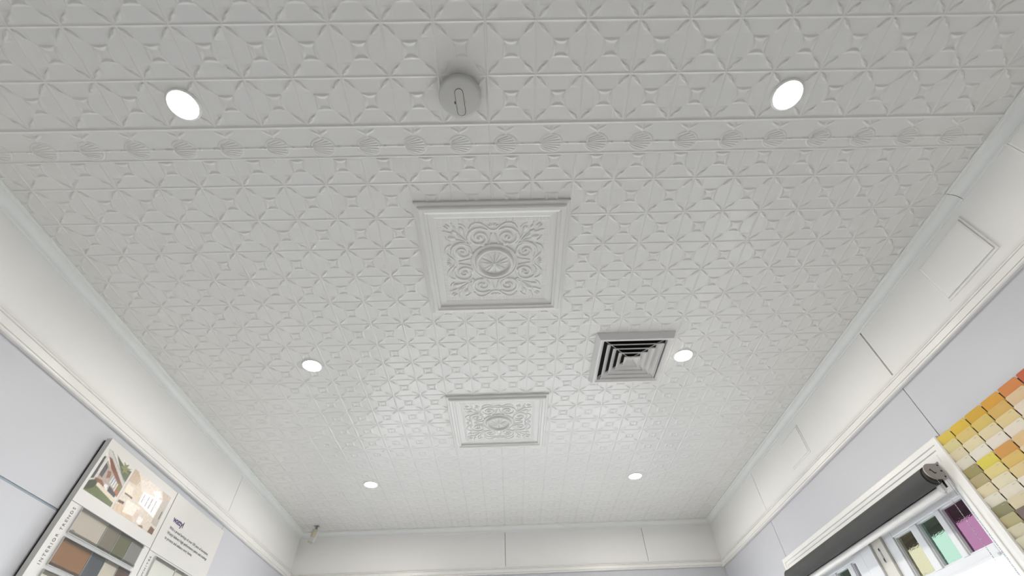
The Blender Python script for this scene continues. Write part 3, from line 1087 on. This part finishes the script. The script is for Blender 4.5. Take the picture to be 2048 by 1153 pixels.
ROWN = ['top', 'second', 'third', 'fourth', 'fifth', 'sixth', 'seventh', 'eighth', 'ninth', 'tenth', 'eleventh', 'twelfth', 'thirteenth', 'fourteenth']
COLN = ['column nearest the window', 'second column from the window', 'third column from the window', 'fourth column from the window',
        'fifth column from the window', 'sixth column from the window']
chip_base = MB().prism(pl, chip_fn, 0, 0.0009).mesh('paint_chip', M['board'])
tx1 = MB()
for a0, a1, q0 in ((-0.031, -0.017, -0.0055),):
    tx1.add([chip_fn(a0, q0, -0.0003), chip_fn(a1, q0, -0.0003), chip_fn(a1, q0 - 0.0011, -0.0003), chip_fn(a0, q0 - 0.0011, -0.0003)], [(0, 1, 2, 3)])
tx1 = tx1.mesh('printed_name', mat('chip_ink', (0.36, 0.35, 0.33), 0.6))
for i, colr in enumerate(CHIP):
    for j, (nm, rgb) in enumerate(colr):
        yc = RY0 - (i + 0.5) * CW
        zt = RZ0 - j * CH
        pj = project(XR - 0.015, yc + CW / 2, zt)
        if pj is None or pj[0] > 2075 or pj[1] > 1190:
            continue
        m = mat('chip_' + nm.replace(' ', '_'), tuple(min(0.86, c * 1.08) for c in lin(rgb)), 0.5, var=0.01)
        me = chip_base.copy()
        me.materials.clear()
        me.materials.append(m)
        root = bpy.data.objects.new('paint_chip', me)
        COL.objects.link(root)
        root.location = (XR, yc, zt)
        tag(root, '%s paint chip in the %s row, %s' % (nm, ROWN[j], COLN[i]), 'paint chip', 'paint chips in the wall rack')
        t = bpy.data.objects.new('printed_name', tx1)
        COL.objects.link(t)
        t.parent = root

# ================================================================== DISPLAY BOARDS ON THE LEFT WALL
BX = XL + 0.035                      # face of the boards
# local frame of a wall print: u along +y, v along +z, w out of the wall (+x)
WALLM = Matrix(((0, 0, 1, 0), (1, 0, 0, 0), (0, 1, 0, 0), (0, 0, 0, 1)))


def put_text(me, parent, y, z, x=BX + 0.0008, up=False, name='lettering'):
    me.transform(WALLM @ (Matrix.Rotation(math.pi / 2, 4, 'Z') if up else Matrix.Identity(4)))
    o = bpy.data.objects.new(name, me)
    COL.objects.link(o)
    o.parent = parent
    o.location = (x - parent.location.x, y - parent.location.y, z - parent.location.z)
    return o


def board(ya, yb, ztop, zsplit, label):
    r = empty('display_board', (XL, (ya + yb) / 2, Z(0.35)), label, 'display board')
    bl = lambda q: (q[0] - XL, q[1] - XL, q[2] - (ya + yb) / 2, q[3] - (ya + yb) / 2, q[4] - Z(0.35), q[5] - Z(0.35))
    MB().box(*bl((XL + 0.012, BX, ya, yb, zsplit + 0.0008, ztop))).build('header_panel', [M['board']], r, bevel=0.001)
    MB().box(*bl((XL + 0.012, BX, ya, yb, Z(0.35), zsplit - 0.0008))).build('swatch_panel', [M['board']], r, bevel=0.001)
    MB().box(*bl((XL + 0.0005, XL + 0.0115, ya + 0.004, yb - 0.004, Z(0.36), ztop - 0.006))).build('backing', M['black'], r)
    return r


bA = board(1.880, 2.456, Z(1.090), Z(0.8195), 'white display board with two house photographs and wide colour samples')
bB = board(2.462, 3.024, Z(1.0925), Z(0.8160), 'white display board with navy heading and grey paragraph')
eg = MB().box(0.0115, 0.0352, -0.2885, -0.2880, 0, Z(1.090) - Z(0.35)).build('side_edge', M['board_side'], bA)


def inside(px, py, poly):
    r = np.zeros(px.shape, bool)
    n = len(poly)
    for i in range(n):
        (xa, ya), (xb, yb) = poly[i], poly[(i + 1) % n]
        if ya == yb:
            continue
        c = ((ya > py) != (yb > py)) & (px < (xb - xa) * (py - ya) / (yb - ya) + xa)
        r ^= c
    return r


INK = bpy.data.materials.new('photographic_print')
INK.use_nodes = True
_nt = INK.node_tree
_at = _nt.nodes.new('ShaderNodeAttribute')
_at.attribute_name = 'print'
_nt.links.new(_at.outputs['Color'], _nt.nodes['Principled BSDF'].inputs['Base Color'])
_nt.nodes['Principled BSDF'].inputs['Roughness'].default_value = 0.35


def print_mesh(name, parent, ya, yb, za, zb, polys):
    """a flat photograph print: one sheet of fine cells, each printed in its own colour"""
    nx = int((yb - ya) / 0.0016)
    ny = int((zb - za) / 0.0016)
    u, v = np.meshgrid((np.arange(nx) + 0.5) / nx, (np.arange(ny) + 0.5) / ny)
    img = np.zeros((ny, nx, 3))
    for rgb, pts in polys:
        k = inside(u, v, pts)
        c = np.array(lin(rgb))
        c = c * 0.78 + c.mean() * 0.22
        # mottling inside each patch, as in a photograph
        nz = rng.normal(0, 1, (ny // 4 + 2, nx // 4 + 2))
        nz = np.kron(nz, np.ones((4, 4)))[:ny, :nx] * 0.05 + rng.normal(0, 0.04, (ny, nx))
        img[k] = (c * (1 + nz[k][:, None])).clip(0, 1)
    for _ in range(2):
        pd = np.pad(img, ((1, 1), (1, 1), (0, 0)), 'edge')
        img = (2 * img + pd[:-2, 1:-1] + pd[2:, 1:-1] + pd[1:-1, :-2] + pd[1:-1, 2:]) / 6
    img = (img * 1.12).clip(0, 0.88)
    Y, W = np.meshgrid(np.linspace(ya, yb, nx + 1), np.linspace(za, zb, ny + 1))
    co = np.stack([np.full_like(Y, BX + 0.0006), Y, W], -1).reshape(-1, 3) - np.array(parent.location)
    i = np.arange(nx * ny)
    a = (i // nx) * (nx + 1) + i % nx
    me = raw_mesh(name, co, np.stack([a, a + 1, a + nx + 2, a + nx + 1], -1), INK)
    at = me.color_attributes.new('print', 'FLOAT_COLOR', 'CORNER')
    col = np.ones((nx * ny, 4, 4), np.float32)
    col[:, :, :3] = img.reshape(-1, 1, 3)
    at.data.foreach_set('color', col.ravel())
    o = bpy.data.objects.new(name, me)
    COL.objects.link(o)
    o.parent = parent
    return o


R4 = lambda a, b, c, d: [(a, c), (b, c), (b, d), (a, d)]
house = [((206, 204, 198), R4(0, 1, 0, 1)),
         ((96, 104, 70), [(0.30, 1.0), (0.55, 0.93), (0.8, 0.86), (1.0, 0.90), (1, 0.62), (0.85, 0.66), (0.6, 0.80)]),
         ((128, 132, 84), [(0.62, 0.99), (0.72, 0.94), (0.83, 0.99), (0.80, 0.90), (0.98, 0.94), (0.84, 0.84), (0.98, 0.80), (0.80, 0.79), (0.76, 0.72), (0.72, 0.82), (0.58, 0.84), (0.70, 0.89)]),
         ((186, 184, 178), [(0.0, 1.0), (0.10, 1.0), (1.0, 0.58), (1.0, 0.50), (0.05, 0.88)]),
         ((120, 120, 118), [(0.10, 1.0), (0.13, 1.0), (1.0, 0.605), (1.0, 0.585)]),
         ((128, 80, 60), [(0.12, 0.86), (0.24, 0.86), (1.0, 0.50), (1.0, 0.44), (0.80, 0.50), (0.36, 0.68)]),
         ((84, 82, 82), [(0.0, 0.80), (0.06, 0.82), (0.08, 0.30), (0.0, 0.26)]),
         ((196, 192, 186), [(0.07, 0.84), (0.13, 0.82), (0.15, 0.26), (0.08, 0.25)]),
         ((168, 150, 138), [(0.15, 0.78), (0.36, 0.68), (0.80, 0.50), (0.80, 0.26), (0.15, 0.32)]),
         ((92, 90, 92), [(0.15, 0.72), (0.28, 0.66), (0.28, 0.40), (0.15, 0.42)]),
         ((142, 100, 84), [(0.33, 0.60), (0.45, 0.62), (0.50, 0.50), (0.40, 0.44)]),
         ((202, 204, 206), [(0.56, 0.58), (0.76, 0.50), (0.76, 0.36), (0.56, 0.40)]),
         ((120, 126, 132), R4(0.60, 0.63, 0.39, 0.56)), ((120, 126, 132), R4(0.68, 0.71, 0.38, 0.53)),
         ((134, 88, 66), [(0.12, 0.34), (0.34, 0.36), (0.52, 0.26), (0.30, 0.22), (0.12, 0.24)]),
         ((126, 116, 62), [(0.84, 0.52), (1.0, 0.50), (1.0, 0.36), (0.84, 0.38)]),
         ((166, 96, 58), [(0.84, 0.38), (1.0, 0.36), (1.0, 0.24), (0.84, 0.28)]),
         ((208, 210, 216), R4(0.46, 0.58, 0.27, 0.34)), ((68, 66, 72), [(0.62, 0.36), (0.94, 0.28), (0.94, 0.20), (0.62, 0.24)]),
         ((212, 196, 172), [(0.18, 0.24), (0.95, 0.10), (1.0, 0.10), (1.0, 0.18), (0.30, 0.28)]),
         ((98, 110, 66), [(0, 0), (1, 0), (1, 0.10), (0.24, 0.21), (0, 0.22)]),
         ((72, 80, 62), [(0.0, 0.02), (0.10, 0.04), (0.22, 0.14), (0.26, 0.24), (0.16, 0.30), (0.05, 0.25), (0, 0.2)])]
print_mesh('house_photograph', bA, 1.8955, 2.084, Z(0.871), Z(1.051), house)
room = [((206, 192, 176), R4(0, 1, 0, 1)),
        ((214, 202, 190), [(0.10, 1), (0.66, 1), (0.62, 0.78), (0.34, 0.66), (0.22, 0.86)]),
        ((188, 164, 136), [(0, 1), (0.10, 1), (0.22, 0.86), (0.18, 0.70), (0, 0.70)]),
        ((204, 186, 162), [(0.20, 0.84), (0.36, 0.66), (0.40, 0.44), (0.20, 0.50)]),
        ((226, 224, 222), [(0.56, 0.84), (0.70, 0.96), (0.80, 0.86), (0.70, 0.74)]),
        ((180, 158, 138), [(0.74, 1), (1, 1), (1, 0.84), (0.86, 0.80)]),
        ((172, 164, 154), [(0.86, 0.86), (1, 0.86), (1, 0.20), (0.84, 0.22)]),
        ((238, 240, 244), [(0.38, 0.70), (0.84, 0.80), (0.84, 0.34), (0.40, 0.42)]),
        ((150, 152, 160), R4(0.43, 0.45, 0.46, 0.66)), ((150, 152, 160), R4(0.54, 0.56, 0.44, 0.68)), ((170, 150, 150), R4(0.62, 0.645, 0.44, 0.70)),
        ((160, 162, 170), R4(0.72, 0.74, 0.42, 0.72)), ((206, 208, 212), R4(0.38, 0.84, 0.56, 0.58)),
        ((222, 206, 182), [(0.02, 0.62), (0.16, 0.64), (0.20, 0.46), (0.04, 0.44)]),
        ((98, 78, 62), [(0.06, 0.44), (0.24, 0.44), (0.24, 0.40), (0.06, 0.41)]), ((92, 70, 54), [(0.02, 0.24), (0.14, 0.26), (0.14, 0.20), (0.02, 0.18)]),
        ((204, 178, 148), [(0, 0), (0.48, 0), (0.42, 0.14), (0.10, 0.20), (0, 0.12)]),
        ((228, 216, 204), [(0.16, 0.34), (0.48, 0.36), (0.50, 0.12), (0.20, 0.06)]),
        ((206, 186, 170), [(0.44, 0.30), (0.54, 0.28), (0.52, 0.06), (0.42, 0.06)]),
        ((226, 222, 218), [(0.54, 0.20), (0.66, 0.18), (0.64, 0.03), (0.54, 0.05)]),
        ((146, 104, 78), [(0.62, 0.02), (0.70, 0.06), (0.74, 0.0), (0.62, 0.0)]),
        ((112, 84, 66), [(0.88, 0.16), (0.99, 0.14), (0.99, 0.0), (0.86, 0.0)]),
        ((44, 44, 58), [(0.95, 0.58), (0.97, 0.60), (0.97, 0.40), (0.95, 0.38)])]
print_mesh('room_photograph', bA, 2.097, 2.425, Z(0.870), Z(1.052), room)

me = text_mesh('heading_text', 'INTERIOR TRENDS', 0.0200, M['ink'], space=1.42)
w = max(v.co.x for v in me.vertices)
me.transform(Matrix.Diagonal((0.206 / w, 1, 1, 1)))
put_text(me, bA, 1.9205, Z(0.597), up=True)
me = text_mesh('heading_text', 'WHITES', 0.0150, M['ink'], space=1.42)
w = max(v.co.x for v in me.vertices)
me.transform(Matrix.Diagonal((0.086 / w, 1, 1, 1)))
put_text(me, bB, 2.4950, Z(0.709), up=True)
me = text_mesh('logo_text', 'wattyl', 0.040, M['navy_ink'], space=0.93, offset=0.0005)
w = max(v.co.x for v in me.vertices)
me.transform(Matrix.Diagonal((0.101 / w, 1, 1, 1)))
put_text(me, bB, 2.522, Z(0.9715))
for ln_, wd_, zz in (('With a proud heritage of over 100 years of innovation,', 0.432, 0.936), ('Wattyl delivers high performance paints and coatings', 0.436, 0.912), ('to protect and enhance every home.', 0.285, 0.888)):
    me = text_mesh('paragraph_text', ln_, 0.0190, M['ink'])
    w = max(v.co.x for v in me.vertices)
    me.transform(Matrix.Diagonal((wd_ / w, 1, 1, 1)))
    put_text(me, bB, 2.523, Z(zz))


# colour samples in clear holders
def sample(ya, yb, za, zb, rgb, label, group, board_x=BX, k=1.02, mark=False):
    r = empty('paint_sample', (board_x, (ya + yb) / 2, za), label, 'paint sample', group)
    hw, hh = (yb - ya) / 2, zb - za
    m = mat('sample_paint', tuple(min(0.86, c * k) for c in lin(rgb)), 0.45, var=0.02)
    MB().box(0.0005, 0.006, -hw + 0.002, hw - 0.002, 0.004, hh - 0.004).build('painted_card', m, r)
    b = MB().box(0.0062, 0.0085, -hw + 0.0005, hw - 0.0005, 0.0005, hh - 0.0005)
    cv = b.build('clear_cover', M['acrylic'], r)
    for bx in ((0.0, 0.0082, -hw + 0.0005, hw - 0.0005, hh - 0.0024, hh), (0.0, 0.0082, -hw + 0.0005, hw - 0.0005, 0.0, 0.0022),
               (0.0, 0.0080, -hw + 0.0003, -hw + 0.0018, 0.0022, hh - 0.0024)):
        MB().box(*bx).build('holder_rim', M['acrylic_edge'], r)
    # thicker clear channel along the top of the holder
    MB().box(0.0086, 0.0125, -hw + 0.0008, hw - 0.0008, hh - 0.017, hh - 0.0024).build('clear_channel', M['channel'], r, bevel=0.001)
    MB().box(0.0086, 0.0105, -hw + 0.0008, hw - 0.0008, 0.0022, 0.012).build('clear_channel', M['channel'], r, bevel=0.001)
    if mark:
        b = MB().box(0.0061, 0.00615, -hw + 0.014, -hw + 0.030, 0.013, 0.0165)
        b.build('printed_code', M['ink'], r)
    return r


g1 = 'wide paint samples in clear holders on the board'
colsY = (1.944, 2.122, 2.214, 2.307, 2.401)
rowsA = [(0.7185, 0.8175, [('warm greige', (186, 176, 163)), ('taupe', (124, 115, 101)), ('olive green', (103, 101, 77)), ('mid grey', (132, 128, 123))], 'top row'),
         (0.6050, 0.7060, [('caramel brown', (140, 101, 66)), ('slate navy', (74, 78, 84)), ('pale beige', (197, 187, 172)), ('chocolate brown', (88, 66, 54))], 'second row'),
         (0.4900, 0.5920, [('cream', (214, 208, 192)), ('pale grey', (200, 198, 192)), ('light stone', (196, 190, 176)), ('soft white', (214, 210, 202))], 'third row')]
for za, zb, cs, rn in rowsA:
    for i, (nm, rgb) in enumerate(cs):
        if rn == 'third row' and i > 0:
            continue
        sample(colsY[i], colsY[i + 1], Z(za), Z(zb), rgb, '%s paint sample in the %s beside the vertical heading' % (nm, rn) if i == 0 else '%s paint sample in the %s of the photograph board' % (nm, rn), g1, mark=(i == 0))
for i, (ya, yb, rgb, nm) in enumerate(((2.520, 2.714, (222, 220, 212), 'bright white'), (2.716, 2.805, (212, 208, 198), 'creamy white'), (2.807, 2.895, (218, 216, 210), 'cool white'))):
    sample(ya, yb, Z(0.705), Z(0.806), rgb, '%s paint sample under the grey paragraph' % nm, 'white paint samples on the right hand board')
bpy.context.view_layer.update()
